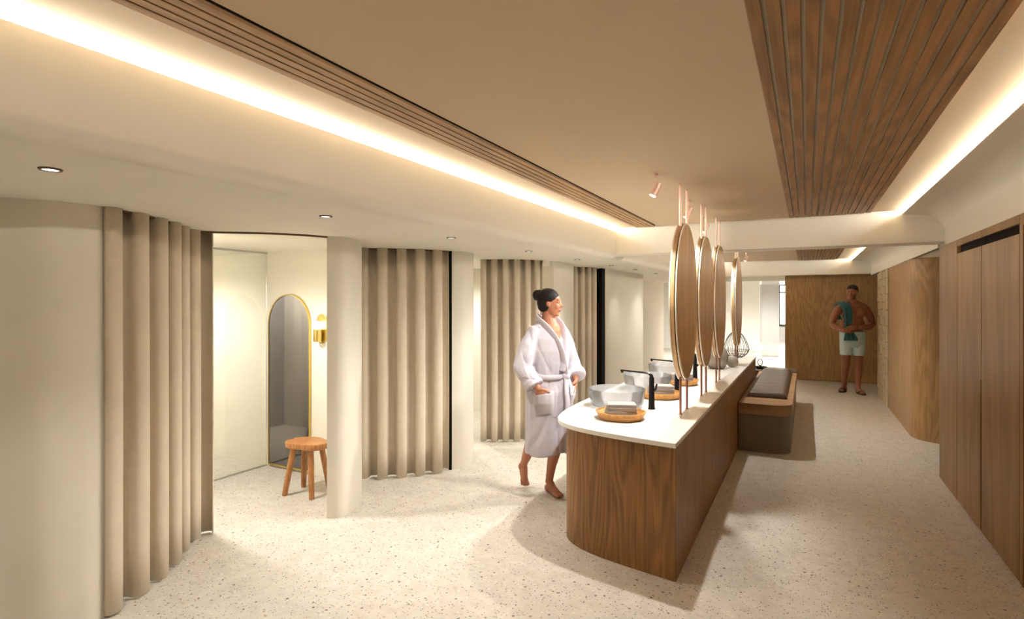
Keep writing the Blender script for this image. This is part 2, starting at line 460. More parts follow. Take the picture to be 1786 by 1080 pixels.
def track(pts, k=8):
    p = spline(pts, k); nn = normals(p)
    a = [(x+n[0]*.012, y+n[1]*.012) for (x, y), n in zip(p, nn)]; b = [(x-n[0]*.012, y-n[1]*.012) for (x, y), n in zip(p, nn)]
    return MB().prism(a+b[::-1], SOF-.012, SOF+.002)
def curtain(pts, n, amp, label, z0=.012, z1=SOF-.001, phase=0., tr=None, seed=0):
    root = thing('curtain', label, 'curtain', (0, 0, 0), 0, 'beige pleated booth curtains')
    rnd = random.Random(seed)
    sp = spline(pts, 10); per = 24
    m = n*per
    p, L = resample(sp, m); nn = normals(p); ovl = .105*L/n
    jit = [rnd.uniform(-.25, .25) for _ in range(n+2)]
    rows = []
    zs = [z0, z0+.25, .8, 1.3, 1.8, z1]
    for z in zs:
        row = []
        for i, (x, y) in enumerate(p):
            t = i/per; a = 2*PI*t+phase
            s = math.sin(a)
            # round outward bellies, tight inward creases
            prof = s
            am = amp*(1+.10*jit[int(t)])*(1.0+.05*(1-z/2))
            tx = nn[i]
            tang = (tx[1]*-1, tx[0]); sh = -ovl*math.sin(2*a)+.002*math.sin(z*2.1)
            row.append((x+tx[0]*am*prof+tang[0]*sh, y+tx[1]*am*prof+tang[1]*sh, z))
        rows.append(row)
    mb = MB(); mb.loft(rows, cap=False, closed=False)
    o = mb.build('fabric', M['curtain'], root, ang=80)
    so = o.modifiers.new('solid', 'SOLIDIFY'); so.thickness = .004; so.offset = 0
    track(tr or pts).build('track', M['bronze'], root)
    return root
W1 = [(-3.15, 1.54), (-3.175, 1.60), (-3.25, 1.79), (-3.40, 2.02), (-3.585, 2.22), (-3.655, 2.34)]
curtain(W1+[(-3.60, 2.44)], 6, .050, 'tall beige curtain beside the plain wall closest to the camera, ending at the stool booth',
        tr=W1+[(-3.57, 2.46), (-3.36, 2.62), (-3.20, 2.82), (-3.13, 3.02)], seed=1, phase=.25)
curtain([(-3.58, 3.84), (-3.40, 3.92), (-3.20, 4.10), (-3.07, 4.28), (-3.00, 4.405)], 5, .054, 'closed beige curtain next to the booth with the stool, five broad folds', seed=2)
curtain([(-3.30, 5.50), (-3.10, 5.58), (-2.92, 5.70), (-2.81, 5.85), (-2.745, 5.975)], 6, .044, 'beige curtain behind the woman in the white robe', seed=3)
curtain([(-2.86, 7.22), (-2.78, 7.36), (-2.72, 7.50), (-2.68, 7.70)], 4, .044, 'narrow beige curtain between the robed woman and the black gap', seed=4)
curtain([(-3.25, 11.3), (-3.18, 11.7), (-3.20, 12.05)], 4, .05, 'farthest beige curtain, seen just past the edge of the first oval mirror', seed=5)
# dark strips that put the shade of the two booth gaps into colour
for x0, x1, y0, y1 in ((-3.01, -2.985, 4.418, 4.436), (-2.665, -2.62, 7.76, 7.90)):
    struct(MB().box(x0, x1, y0, y1, 0, SOF).build('gap_shade', M['dark'], smooth=False))
struct(MB().box(-3.2, -2.66, 7.84, 7.90, 0, SOF).build('wall_inner', M['dark'], smooth=False))  # dark sheet standing in for the shade inside the black gap

# ---- booth with stool: glass partition, arched mirror
g = thing('shower_screen', 'clear glass shower screen inside the booth, beside the arched mirror', 'glass screen', (-4.67, 2.95, 0))
MB().box(-.005, .005, -.60, .765, .01, 2.07).build('pane', M['shower_glass'], g, smooth=False)
MB().box(-.012, .012, -.60, .765, .0, .012).build('bottom_rail', M['steel'], g, smooth=False)
MB().box(-.012, .012, -.60, .765, 2.062, 2.079).build('top_rail', M['steel'], g, smooth=False)

def arch(wid, top, z0=0.0, n=24):
    r = wid/2; pts = [(-r, z0), (r, z0)]
    for k in range(n+1):
        a = PI*k/n; pts.append((r*math.cos(a), top-r+r*math.sin(a)))
    return pts
am = thing('arched_mirror', 'tall arched full-length mirror with a thin brass frame behind the stool', 'mirror', (-4.345, 3.715, .02))
po = arch(.56, 1.65); pi_ = [(x*(.542/.56), z if z > .1 else .015) for x, z in arch(.56, 1.641)]
v = [(x, 0, z) for x, z in po]+[(x, 0, z) for x, z in pi_]+[(x, -.022, z) for x, z in po]+[(x, -.022, z) for x, z in pi_]
n = len(po); f = []
for i in range(n):
    j = (i+1) % n
    f += [(2*n+i, 2*n+j, 3*n+j, 3*n+i), (i, j, 2*n+j, 2*n+i), (n+j, n+i, 3*n+i, 3*n+j), (j, i, n+i, n+j)]
MB().add(v, f).build('frame', M['gold'], am)
MB().add([(x, -.016, z) for x, z in pi_]+[(x, -.004, z) for x, z in pi_],
         [tuple(range(n)), tuple(range(n, 2*n))[::-1]]+[(i, (i+1) % n, n+(i+1) % n, n+i) for i in range(n)]).build('mirror_glass', M['mirror'], am, smooth=False)

# wall lamp: brass pill plate, cylinder cup and opal globe
sc = thing('wall_lamp', 'brass wall lamp with an opal globe on a pill-shaped plate beside the arched mirror', 'wall lamp', (-3.925, 3.718, 1.35))
def pill(wd, h, y0, y1, n=14):
    r = wd/2; p = []
    for k in range(n+1): a = PI*k/n; p.append((r*math.cos(a), h/2-r+r*math.sin(a)))
    for k in range(n+1): a = PI+PI*k/n; p.append((r*math.cos(a), -h/2+r+r*math.sin(a)))
    m = len(p)
    return MB().add([(x, y0, z) for x, z in p]+[(x, y1, z) for x, z in p], [tuple(range(m)), tuple(range(m, 2*m))[::-1]]+[((i+1) % m, i, m+i, m+(i+1) % m) for i in range(m)])
pill(.13, .27, -.012, 0).build('back_plate', M['gold'], sc, bevel=.003)
MB().lathe([(.0, -.115), (.036, -.115), (.038, -.105), (.038, -.005), (.034, 0), (.0, 0)], (0, -.055, 0), 28).build('cup', M['gold'], sc)
MB().ball((0, -.055, .028), .044, n=24).build('globe', M['globe'], sc)
MB().tube([(0, -.06, -.06), (0, 0, -.06)], .012).build('arm', M['gold'], sc)

# stool
st = thing('stool', 'small rustic wooden stool with splayed legs in front of the arched mirror', 'stool', (-3.69, 3.335, 0), .15)
rings = []
for z, k in ((.385, .94), (.392, 1.0), (.425, 1.02), (.437, .985)):
    r = []
    for j in range(44):
        a = 2*PI*j/44
        rad = .165*(1+.10*math.cos(2*a+.3)+.05*math.cos(3*a+1)+.02*math.sin(5*a))*k
        d = (a-PI*.97+PI) % (2*PI)-PI
        rad *= 1-.16*math.exp(-(d/.16)**2)
        r.append((rad*math.cos(a)*1.08, rad*math.sin(a)*.86, z))
    rings.append(r)
MB().loft(rings).build('seat', M['wood_stool'], st, bevel=.004)
for sx, sy in ((-1, -1), (1, -1), (-1, 1), (1, 1)):
    top = Vector((sx*.085, sy*.065, .40)); bot = Vector((sx*.135, sy*.115, 0))
    MB().tube([bot, bot.lerp(top, .3), bot.lerp(top, .7), top], [.021, .023, .024, .022], 10, flat=(1, 0, 0)).build('leg', M['wood_stool'], st)

# ---- right side: lockers, tiled wall, rounded oak partition
LX = 1.07
ep = MB().box(LX, LX+.5, 5.66, 6.33, 0, 2.095).build('end_panel', M['wood_locker'], smooth=False, bevel=.002)
tag(ep, 'plain oak end panel closing the run of lockers before the opening', 'panel')
def locker(y0, y1, label, slot_far):
    root = thing('locker', label, 'locker', (LX, y0, 0), 0, 'full-height oak lockers')
    wdt = y1-y0
    MB().box(.025, .5, 0, wdt, .0, 2.094).build('body', M['dark'], root, smooth=False)
    MB().box(0, .02, .001, wdt-.001, 2.045, 2.094).build('top_rail', M['wood_locker'], root, smooth=False)
    # door with a long finger slot cut into one edge
    s0, s1 = .0035, wdt-.0035
    if slot_far == 1: poly = [(s0, .006), (s1-.02, .006), (s1-.02, 1.05), (s1-.0, 1.06), (s1, 1.985), (s0, 1.985)]
    elif slot_far == 0: poly = [(s0+.02, .006), (s1, .006), (s1, 1.985), (s0, 1.985), (s0, 1.06), (s0+.02, 1.05)]
    else: poly = [(s0, .006), (s1, .006), (s1, 1.985), (s0, 1.985)]
    m = len(poly)
    MB().add([(0, y, z) for y, z in poly]+[(.02, y, z) for y, z in poly], [tuple(range(m))[::-1], tuple(range(m, 2*m))]+[(i, (i+1) % m, m+(i+1) % m, m+i) for i in range(m)]).build('door', M['wood_locker'], root, smooth=False)
    return root
locker(4.945, 5.65, 'oak locker next to the plain end panel, handle slot low on its near edge', 0)
locker(4.16, 4.94, 'oak locker second from the end panel, near the edge of the picture', 2)
cb = thing('cupboard', 'framed oak cupboard with an upper and a lower door at the picture edge', 'cupboard', (LX, 3.2, 0))
MB().box(.03, .5, 0, .955, 0, 2.094).build('body', M['dark'], cb, smooth=False)
fr = MB(); fr.box(0, .03, .90, .955, 0, 2.094); fr.box(0, .03, 0, .90, 2.03, 2.094); fr.build('frame', M['wood_locker'], cb, smooth=False)
MB().box(.008, .03, .0, .893, .006, 1.0).build('door', M['wood_locker'], cb, smooth=False)
MB().box(.008, .03, .0, .893, 1.01, 2.024).build('door', M['wood_locker'], cb, smooth=False)
wb = struct(MB().box(LX, LX+.5, -3, 3.19, 0, 2.095).build('wall_right', M['wood_locker'], smooth=False))

# rounded oak partition y 7.77..10.03
R = .34
pl = [(1.09, 10.03), (1.09, 7.77+R)]
for k in range(1, 11):
    a = k/10*PI/2; pl.append((1.09+R-R*math.cos(a), 7.77+R-R*math.sin(a)))
pl += [(2.4, 7.77), (2.4, 10.03)]
struct(MB().prism(pl, 0, 2.105).build('wall_right', M['wood_panel']))
# stacked tiles y 10.05..11.42
tw = struct(MB().box(1.10, 1.6, 10.03, 11.44, 0, 2.105).build('wall_right', M['grout'], smooth=False))
th_, tg = .245, .009
tmesh = None; rt = random.Random(3)
for c in range(4):
    y0 = 10.045+c*.35; off = (0, .5, .0, .5)[c]*th_
    z = -off
    k = 0
    while z < 2.09:
        za, zb = max(z, .0)+tg/2, min(z+th_, 2.10)-tg/2
        if zb-za > .03:
            d = .028 if (k+c) % 2 == 0 else .0245
            o = MB().box(0, d, 0, .332, 0, zb-za).build('tile', M['tile'], tw, smooth=False, bevel=.003, loc=(1.10-d, y0, za))
        z += th_; k += 1
# oak end wall with a returned edge
ew = struct(MB().box(-.40, 3.1, 12.875, 13.05, 0, 2.135).build('wall_end', M['wood_panel'], bevel=.02))
wallbox(1.6, 3.2, 11.44, 11.54, SOFR, 'cream', 'wall_inner')
wallbox(2.0, 2.1, 6.33, 7.77, SOFR, 'cream', 'wall_inner')

# ---- lobby beyond the second beam
struct(MB().box(-6.6, 3.2, 12.88, 24.6, 2.26, 2.36).build('ceiling', M['white'], smooth=False))
struct(MB().box(-6.6, 3.2, 14.4, 14.5, 2.08, 2.30).build('trim_6', M['white'], smooth=False))
wallbox(-6.6, -1.33, 19.45, 19.6, 2.27, 'white', 'wall_end')
sg = thing('glass_screen', 'tall frosted glass screen standing in the far bright lobby', 'glass screen', (-1.16, 17.8, 0))
MB().box(0, .46, 0, .02, .03, 2.22).build('pane', M['screen_glass'], sg, smooth=False)
MB().box(0, .46, -.01, .03, 0, .03).build('base_rail', M['steel'], sg, smooth=False)
# far outer wall with window
fw = MB()
fw.box(-6.6, -1.0, 24.4, 24.5, 0, 2.27); fw.box(1.2, 3.2, 24.4, 24.5, 0, 2.27); fw.box(-1.0, 1.2, 24.4, 24.5, 0, .70); fw.box(-1.0, 1.2, 24.4, 24.5, 2.24, 2.27)
struct(fw.build('wall_end', M['grey_wall'], smooth=False))
wn = MB().box(-1.0, -.93, 24.32, 24.42, .68, 2.25).box(.93, 1.2, 24.32, 24.42, .68, 2.25).box(-1, 1.2, 24.32, 24.42, .64, .70).box(-1, 1.2, 24.32, 24.42, 2.22, 2.25).box(-1, 1.2, 24.34, 24.40, 1.93, 1.98).build('window_1', M['black'], smooth=False)
struct(wn)
MB().box(-.93, .93, 24.36, 24.37, .70, 2.22).build('pane', M['shower_glass'], wn, smooth=False)
struct(MB().box(-3, 3, 24.8, 24.82, -.5, 3.2).build('backdrop_sky', M['daylight'], smooth=False))

# ================================================================ LIGHTS IN FIXTURES
def spotlamp(name, loc, power, parent, target=None, size=math.radians(110), blend=.9, rad=.03, col=WARM):
    d = bpy.data.lights.new(name, 'SPOT'); d.energy = power; d.spot_size = size; d.spot_blend = blend; d.shadow_soft_size = rad; d.color = col
    o = bpy.data.objects.new(name, d); COL.objects.link(o)
    o.location = loc
    dirv = (Vector(target) if target else Vector((0, 0, -1)))
    o.rotation_euler = dirv.to_track_quat('-Z', 'Y').to_euler()
    o.parent = parent
    return o
DL = [(-2.45, -.3), (-2.48, -1.6), (-2.42, 1.01), (-2.39, 2.29), (-2.36, 3.50), (-2.34, 4.78), (-2.32, 6.0), (-2.30, 7.19), (-2.27, 8.26), (-2.28, 9.6)]  # first two are added out of view for more light, continuing the row
dlab = ['added unseen soffit downlight beside the camera', 'added unseen soffit downlight behind the camera', 'recessed soffit downlight above the curtain nearest the camera', 'recessed soffit downlight outside the booth with the stool', 'recessed soffit downlight before the closed five-fold curtain',
        'recessed soffit downlight above and beyond the robed woman, fourth along the soffit', 'recessed soffit downlight before the beam, above the robed woman\'s curtain', 'recessed soffit downlight in line with the black gap', 'recessed soffit downlight over the plain flat wall beyond the black gap', 'farthest recessed soffit downlight, beside the first oval mirror']
base = None
for (x, y), lb in zip(DL, dlab):
    t = thing('downlight', lb, 'downlight', (x, y, SOF), 0, 'recessed soffit downlights')
    if base is None:
        a = MB().lathe([(.026, -.001), (.0265, -.006), (.034, -.006), (.036, -.002), (.036, 0), (.026, 0)], n=28)
        ring = a.build('trim_ring', M['bronze'], t)
        lens = MB().lathe([(0, -.0035), (.026, -.0035), (.026, -.001), (0, -.001)], n=24).build('lens', M['lamp'], t)
        base = (ring.data, lens.data)
    else:
        for nm, me in zip(('trim_ring', 'lens'), base):
            o = bpy.data.objects.new(nm, me); COL.objects.link(o); o.parent = t
    spotlamp('downlight_lamp', (0, 0, -.02), DOWN_W*(.35 if y > 7 else 1), t, size=math.radians(92))
# ceiling spotlights above the vanity
def ceiling_spot(x, y, label, tilt=(-.42, -.22, -1), pw=1.0):
    t = thing('ceiling_spotlight', label, 'spotlight', (x, y, CEIL), 0, 'rose metal ceiling spotlights')
    MB().lathe([(0, 0), (.016, 0), (.016, -.01), (.006, -.014), (.0, -.014)][::-1], n=16).build('ceiling_mount', M['rose'], t)
    MB().tube([(0, 0, -.01), (0, 0, -.075)], .0055, 8).build('stem', M['rose'], t)
    d = Vector(tilt).normalized(); c = Vector((0, 0, -.095))
    MB().tube([c-d*.042, c-d*.04, c+d*.048, c+d*.050], [.022, .028, .028, .025], 20).build('lamp_head', M['rose'], t)
    MB().tube([c+d*.0495, c+d*.0515], .021, 16).build('lens', M['lamp'], t)
    spotlamp('spotlight_lamp', c+d*.07, SPOT_W*pw, t, d, math.radians(118), .8, .025)
ceiling_spot(-.87, 3.66, 'small rose metal ceiling spotlight hanging free, in front of all the oval mirrors')
ceiling_spot(-.86, 4.74, 'small ceiling spotlight right behind the poles of the first oval mirror')
ceiling_spot(-.89, 5.80, 'small ceiling spotlight behind the poles of the second oval mirror')
ceiling_spot(-.91, 10.28, 'small ceiling spotlight beyond the beam, above the last oval mirror')
ceiling_spot(-.84, .45, 'added unseen spotlight over the camera position', (.45, .15, -1), .35)  # this and the next are added out of view to light the floor
ceiling_spot(-.84, -.8, 'added unseen spotlight behind the camera position', (.45, .15, -1), .4)
ceiling_spot(-.89, 7.0, 'added spotlight hidden right behind the first beam', (.32, .0, -1), .7)  # this and the next are added behind the beam to brighten the right floor
ceiling_spot(-.89, 8.3, 'added spotlight hidden behind the first beam, near the last oval mirror', (.35, .10, -1), .75)
# lamps added out of sight to brighten the booths
for x, y, lb in ((-3.95, 2.52, 'added ceiling lamp inside the booth with the stool'), (-5.5, 2.75, 'added ceiling lamp behind the glass shower screen'), (-4.4, 4.5, 'added ceiling lamp inside the booth behind the closed curtain'),
                 (-4.2, 6.1, 'added ceiling lamp inside the booth behind the robed woman'), (-4.0, 8.6, 'added ceiling lamp inside the booth behind the flat wall'), (-4.4, .9, 'added ceiling lamp inside the booth closest to the camera'), (-3.6, 11.1, 'added ceiling lamp in the end recess by the last curtain')):
    t = thing('added_booth_lamp', lb, 'ceiling lamp', (x, y, SOF), 0, 'added booth lamps')
    MB().lathe([(0, -.012), (.07, -.012), (.08, -.004), (.08, 0), (0, 0)], n=28).build('diffuser', M['lamp'], t)
    spotlamp('booth_fill', (0, 0, -.03), BOOTH_W, t, None, math.radians(165), .6, .08)
# lamps added to brighten the lobby
for x, y, lb in ((-2.5, 16.5, 'added lobby lamp behind the last curtain'), (.8, 16.5, 'added lobby lamp behind the oak end wall'), (-.8, 21.5, 'added lobby lamp near the far window'), (-3.5, 22, 'added lobby lamp beyond the white lobby wall')):
    t = thing('added_lobby_lamp', lb, 'ceiling lamp', (x, y, 2.26), 0, 'added lobby lamps')
    MB().lathe([(0, -.012), (.07, -.012), (.08, -.004), (.08, 0), (0, 0)], n=28).build('diffuser', M['lamp'], t)
    spotlamp('lobby_fill', (0, 0, -.03), 420, t, None, math.radians(165), .6, .1, (1, .95, .88))

# ================================================================ VANITY
def island(pts, x_l, y_far):
    p = spline(pts, 8)
    return [(pts[0][0], y_far)]+p+[(x_l, y_far)]
CAB = [(-.66, 3.25), (-.94, 3.30), (-1.17, 3.355), (-1.34, 3.43), (-1.445, 3.54), (-1.488, 3.70), (-1.50, 3.95)]
TOP = [(-.652, 3.212), (-.92, 3.25), (-1.19, 3.31), (-1.38, 3.395), (-1.50, 3.52), (-1.555, 3.68), (-1.585, 3.9), (-1.60, 4.2)]
vc = MB().prism(island(CAB, -1.50, 8.88), 0, .770).build('vanity_cabinet', M['wood_cabinet'], bevel=.003, ang=25)
tag(vc, 'long dark oak vanity island with one rounded corner and a sharp front edge', 'vanity')
ct = MB().prism(island(TOP, -1.60, 8.9), .770, .80).build('countertop', M['stone'], bevel=.004, ang=25)
tag(ct, 'long white stone countertop on the oak vanity island', 'countertop')
T = .80
# basins
def basin(x, y, label):
    t = thing('basin', label, 'basin', (x, y, T), 0, 'round glass vessel basins')
    prof = [(0, .0), (.150, .0), (.172, .010), (.186, .04), (.205, .135), (.2065, .138), (.2085, .135), (.1905, .036), (.178, .003), (.155, -.0)]
    outer = [(0, 0), (.160, 0), (.186, .010), (.200, .04), (.214, .134), (.213, .140), (.208, .140), (.206, .134), (.192, .046), (.176, .021), (.150, .016), (0, .014)]
    MB().lathe(outer, n=56).build('bowl', M['basin'], t)
    MB().lathe([(0, .014), (.024, .014), (.026, .017), (.022, .020), (0, .021)], n=24).build('drain', M['steel'], t)
basin(-1.28, 4.14, 'round frosted glass basin at the rounded end of the counter, closest to the camera')
basin(-1.28, 5.06, 'middle one of the three round frosted glass basins')
basin(-1.28, 5.97, 'farthest of the three round frosted glass basins')
def faucet(x, y, label):
    t = thing('faucet', label, 'faucet', (x, y, T), 0, 'black tall basin faucets')
    MB().lathe([(0, 0), (.027, 0), (.027, .006), (.0235, .012), (.019, .16), (.0185, .235), (.0, .235)], n=24).build('body', M['black'], t)
    p = [(0, 0, .225), (-.003, 0, .25), (-.02, 0, .264), (-.06, 0, .268), (-.16, 0, .272), (-.235, 0, .276)]
    MB().tube(p, [(.017, .017), (.014, .017), (.009, .016), (.0075, .015), (.0065, .0145), (.006, .014)], 12, flat=(0, 0, 1)).build('spout', M['black'], t)
    MB().tube([(-.225, 0, .270), (-.225, 0, .258)], .009, 12).build('nozzle', M['black'], t)
    MB().tube([(.012, 0, .13), (.032, -.004, .15), (.040, -.008, .19)], [.011, .009, .006], 10).build('lever', M['black'], t)
faucet(-1.02, 4.16, 'black faucet with long flat spout over the basin closest to the camera')
faucet(-1.02, 5.08, 'black faucet partly behind the poles of the first oval mirror')
faucet(-1.02, 5.99, 'farthest black faucet, seen between the first two oval mirrors')
def tray(x, y, label, rz=0):
    t = thing('tray', label, 'tray', (x, y, T), rz, 'round cork trays with folded towels')
    wob = lambda a, z: 1+.018*math.sin(9*a)+.012*math.sin(5*a+1)
    MB().lathe([(0, 0), (.135, 0), (.150, .006), (.170, .044), (.168, .050), (.160, .048), (.140, .018), (.125, .012), (0, .011)], n=54, wob=wob).build('dish', M['tray'], t)
    rr = MB()
    for k in range(80):
        a = 2*PI*k/80; rr.ball((.161*math.cos(a)*wob(a, 0), .161*math.sin(a)*wob(a, 0), .047), .0055, n=6)
    o = rr.build('beaded_rim', M['tray'], t); o['kind'] = 'stuff'
def folded_towel(x, y, z, w_, d_, h_, rz, label):
    t = thing('folded_towel', label, 'towel', (x, y, z), rz, 'grey folded hand towels')
    # folded cloth: outer fold plus inner fold, rounded at the fold side
    def layer(h0, h1, wd, dp):
        prof = []
        r = (h1-h0)/2
        for k in range(9):
            a = -PI/2+PI*k/8; prof.append((wd/2-r+r*math.cos(a), (h0+h1)/2+r*math.sin(a)))
        for k in range(9):
            a = PI/2+PI*k/8; prof.append((-wd/2+r+r*math.cos(a)*.6, (h0+h1)/2+r*math.sin(a)))
        rings = []
        for i in range(7):
            yy = -dp/2+dp*i/6
            s = 1-.03*(abs(i-3)/3)**3
            rings.append([(x_*s, yy, z_*(1-.01*math.sin(i*2))+.0015*math.sin(x_*40+i)) for x_, z_ in prof])
        return rings
    MB().loft(layer(0, h_*.5, w_, d_)).build('lower_fold', M['towel_grey'], t, bevel=.003)
    MB().loft(layer(h_*.49, h_, w_*.985, d_*.97)).build('upper_fold', M['towel_grey'], t, bevel=.003)
for (x, y), who in zip(((-1.13, 3.74), (-1.08, 4.70), (-1.08, 5.55)), ('closest to the camera', 'between the first and second basin', 'between the second and third basin')):
    tray(x, y, 'round cork tray %s' % who, .3)
    folded_towel(x, y, T+.0125, .215, .14, .042, .48, 'lower grey folded towel in the cork tray %s' % who)
    folded_towel(x+.004, y+.004, T+.0565, .205, .135, .046, .40, 'upper grey folded towel in the cork tray %s' % who)

# oval mirrors on poles
def oval(cx_, ry, rz, x0, x1, n=64, zc=1.60):
    a = [(ry*math.cos(2*PI*k/n), zc+rz*math.sin(2*PI*k/n)) for k in range(n)]
    return MB().add([(x0, y, z) for y, z in a]+[(x1, y, z) for y, z in a], [tuple(range(n))[::-1], tuple(range(n, 2*n))]+[(i, (i+1) % n, n+(i+1) % n, n+i) for i in range(n)])
def oval_ring(ry, rz, th, x0, x1, n=64, zc=1.60):
    o = [(ry*math.cos(2*PI*k/n), zc+rz*math.sin(2*PI*k/n)) for k in range(n)]
    i_ = [((ry-th)*math.cos(2*PI*k/n), zc+(rz-th)*math.sin(2*PI*k/n)) for k in range(n)]
    rings = [[(x, *p) for p in q] for x, q in ((x0, o), (x1, o), (x1, i_), (x0, i_), (x0, o))]
    return MB().loft(rings, cap=False)
mlab = ['oval double mirror on two poles closest to the camera', 'oval double mirror second along the counter', 'oval double mirror third along the counter, before the grey vase', 'farthest oval double mirror, in front of the wire lantern']
proto = None
for y, lb in zip((4.17, 5.06, 5.93, 7.62), mlab):
    if proto is None:
        t = thing('oval_mirror', lb, 'mirror', (-.79, y, 0), 0, 'oval mirrors on poles along the counter'); proto = t
        oval(0, .395, .563, -.016, .011).build('left_body', M['wood_mirror'], t, bevel=.002)
        oval(0, .392, .560, -.020, -.016).build('mirror_glass', M['mirror_clear'], t)
        oval_ring(.399, .567, .010, -.0215, -.014).build('mirror_rim', M['rim'], t)
        oval(0, .380, .548, .011, .018).build('core', M['dark'], t)
        oval(0, .395, .563, .018, .0275).build('right_body', M['rim'], t, bevel=.002)
        oval(0, .384, .552, .0274, .031).build('back_veneer', M['wood_mirror'], t)
        for s in (-.12, .12):
            MB().tube([(-.0, s, T+.0005), (-.0, s, 1.12)], .0085, 12).build('pole', M['copper'], t)
            MB().tube([(-.0, s, 2.10), (-.0, s, CEIL)], .0085, 12).build('pole', M['rose'], t)
            MB().lathe([(0, T), (.013, T), (.013, T+.006), (0, T+.006)], (0, s, 0), 16).build('foot_plate', M['copper'], t)
    else:
        c = copy_tree(proto); c.location = (-.79, y, 0); c['label'] = lb

# vase, sphere, lantern
vz = thing('vase', 'light grey egg-shaped stoneware vase behind the third oval mirror', 'vase', (-.95, 7.05, T))
MB().lathe([(0, 0), (.07, 0), (.10, .02), (.125, .08), (.13, .14), (.115, .21), (.08, .26), (.05, .285), (.046, .30), (.040, .30), (.042, .28), (0, .27)], n=36).build('body', M['vase'], vz)
tag(MB().ball((0, 0, .072), (.072, .072, .070), n=28).build('stone_ball', M['vase'], loc=(-.80, 7.24, T)), 'small grey stone ball beside the vase on the counter', 'ornament')
ln = thing('wire_lantern', 'dark teardrop wire lantern at the far end of the counter', 'lantern', (-.90, 8.62, T))
prof = [(.085, .006), (.135, .04), (.172, .10), (.168, .15), (.145, .22), (.11, .29), (.07, .34), (.035, .37)]
sp = spline(prof, 4)
for k in range(18):
    a = 2*PI*k/18
    MB().tube([(r*math.cos(a), r*math.sin(a), z) for r, z in sp], .003, 5).build('wire', M['black'], ln)
for r, z in ((.085, .006), (.172, .10), (.135, .04), (.035, .37)):
    MB().tube([(r*math.cos(2*PI*j/36), r*math.sin(2*PI*j/36), z) for j in range(37)], .0042, 6, cap=False).build('ring', M['black'], ln)
MB().lathe([(0, .006), (.03, .006), (.03, .12), (0, .12)], n=18).build('candle', M['rim'], ln)

# ================================================================ BENCH
def rrect(x0, x1, y0, y1, r, n=8, corners=(1, 1, 1, 1)):
    pts = []
    for (cx_, cy_, a0), c in zip(((x1-r, y0+r, -PI/2), (x1-r, y1-r, 0), (x0+r, y1-r, PI/2), (x0+r, y0+r, PI)), corners):
        if c:
            for k in range(n+1):
                a = a0+PI/2*k/n; pts.append((cx_+r*math.cos(a), cy_+r*math.sin(a)))
        else:
            pts.append({-PI/2: (x1, y0), 0: (x1, y1), PI/2: (x0, y1), PI: (x0, y0)}[a0])
    return pts
bn = thing('bench', 'long oak-rimmed bench with rounded corners standing against the vanity', 'bench', (0, 0, 0))
MB().prism(rrect(-.65, -.15, 6.47, 9.50, .16, corners=(1, 0, 0, 0)), .0, .40).build('base', M['taupe'], bn)
MB().prism(rrect(-.652, -.13, 6.45, 9.50, .17, corners=(1, 0, 0, 0)), .40, .515).build('rim', M['wood_bench'], bn, bevel=.004)
def cushion(x0, x1, y0, y1, z0, h, n=14):
    rows = []; 
    nx, ny = 18, 60
    mb = MB()
    def H(u, v):
        e = min(1, min(u, 1-u)*(x1-x0)/.035); g = min(1, min(v, 1-v)*(y1-y0)/.035)
        ed = math.sqrt(max(0, 1-(1-e)**2))*math.sqrt(max(0, 1-(1-g)**2))
        ch = abs(math.sin(PI*v*n))**.4
        return h*(.25+.75*ed)-(1-ch)*.010*ed
    top = [[(x0+(x1-x0)*i/nx, y0+(y1-y0)*j/(ny*3), z0+H(i/nx, j/(ny*3))) for i in range(nx+1)] for j in range(ny*3+1)]
    mb.loft(top, cap=False, closed=False)
    ring = [(i, 0) for i in range(nx+1)]+[(nx, j) for j in range(1, ny*3+1)]+[(i, ny*3) for i in range(nx-1, -1, -1)]+[(0, j) for j in range(ny*3-1, 0, -1)]
    b0 = len(mb.v)
    mb.v += [(x0+(x1-x0)*i/nx, y0+(y1-y0)*j/(ny*3), z0) for i, j in ring]
    m = len(ring)
    for k in range(m):
        a = ring[k]; b = ring[(k+1) % m]
        mb.f.append((b0+k, b0+(k+1) % m, b[1]*(nx+1)+b[0], a[1]*(nx+1)+a[0]))
    mb.f.append(tuple(b0+k for k in range(m))[::-1])
    return mb
o = cushion(-.605, -.195, 6.88, 9.40, .516, .062, 21).build('seat_cushion', M['leather'], ang=70)
tag(o, 'dark brown channelled leather cushion lying on the oak-rimmed bench', 'cushion')
b2 = thing('platform', 'low brown platform beyond the end of the vanity, level with the bench', 'bench', (0, 0, 0))
MB().prism(rrect(-1.5, -.15, 9.515, 10.0, .1, corners=(0, 1, 1, 0)), 0, .44).build('base', M['taupe'], b2)
MB().prism(rrect(-1.52, -.13, 9.51, 10.02, .1, corners=(0, 1, 1, 0)), .44, .53).build('top', M['leather'], b2, bevel=.012)
dh = thing('ring_dish', 'small dark dish with an upright ring handle behind the leather cushion', 'dish', (-.66, 9.76, .531))
MB().lathe([(0, 0), (.045, 0), (.07, .008), (.105, .026), (.104, .030), (.065, .014), (0, .010)], n=32).build('plate', M['black'], dh)
MB().lathe([(0, .01), (.022, .01), (.018, .04), (.006, .052), (0, .052)], n=16).build('knob', M['black'], dh)
MB().tube([(.038*math.sin(a)*.885, .038*math.sin(a)*.466, .095-.05*math.cos(a)) for a in [2*PI*k/28 for k in range(29)]], .0055, 8, cap=False).build('ring_handle', M['black'], dh)
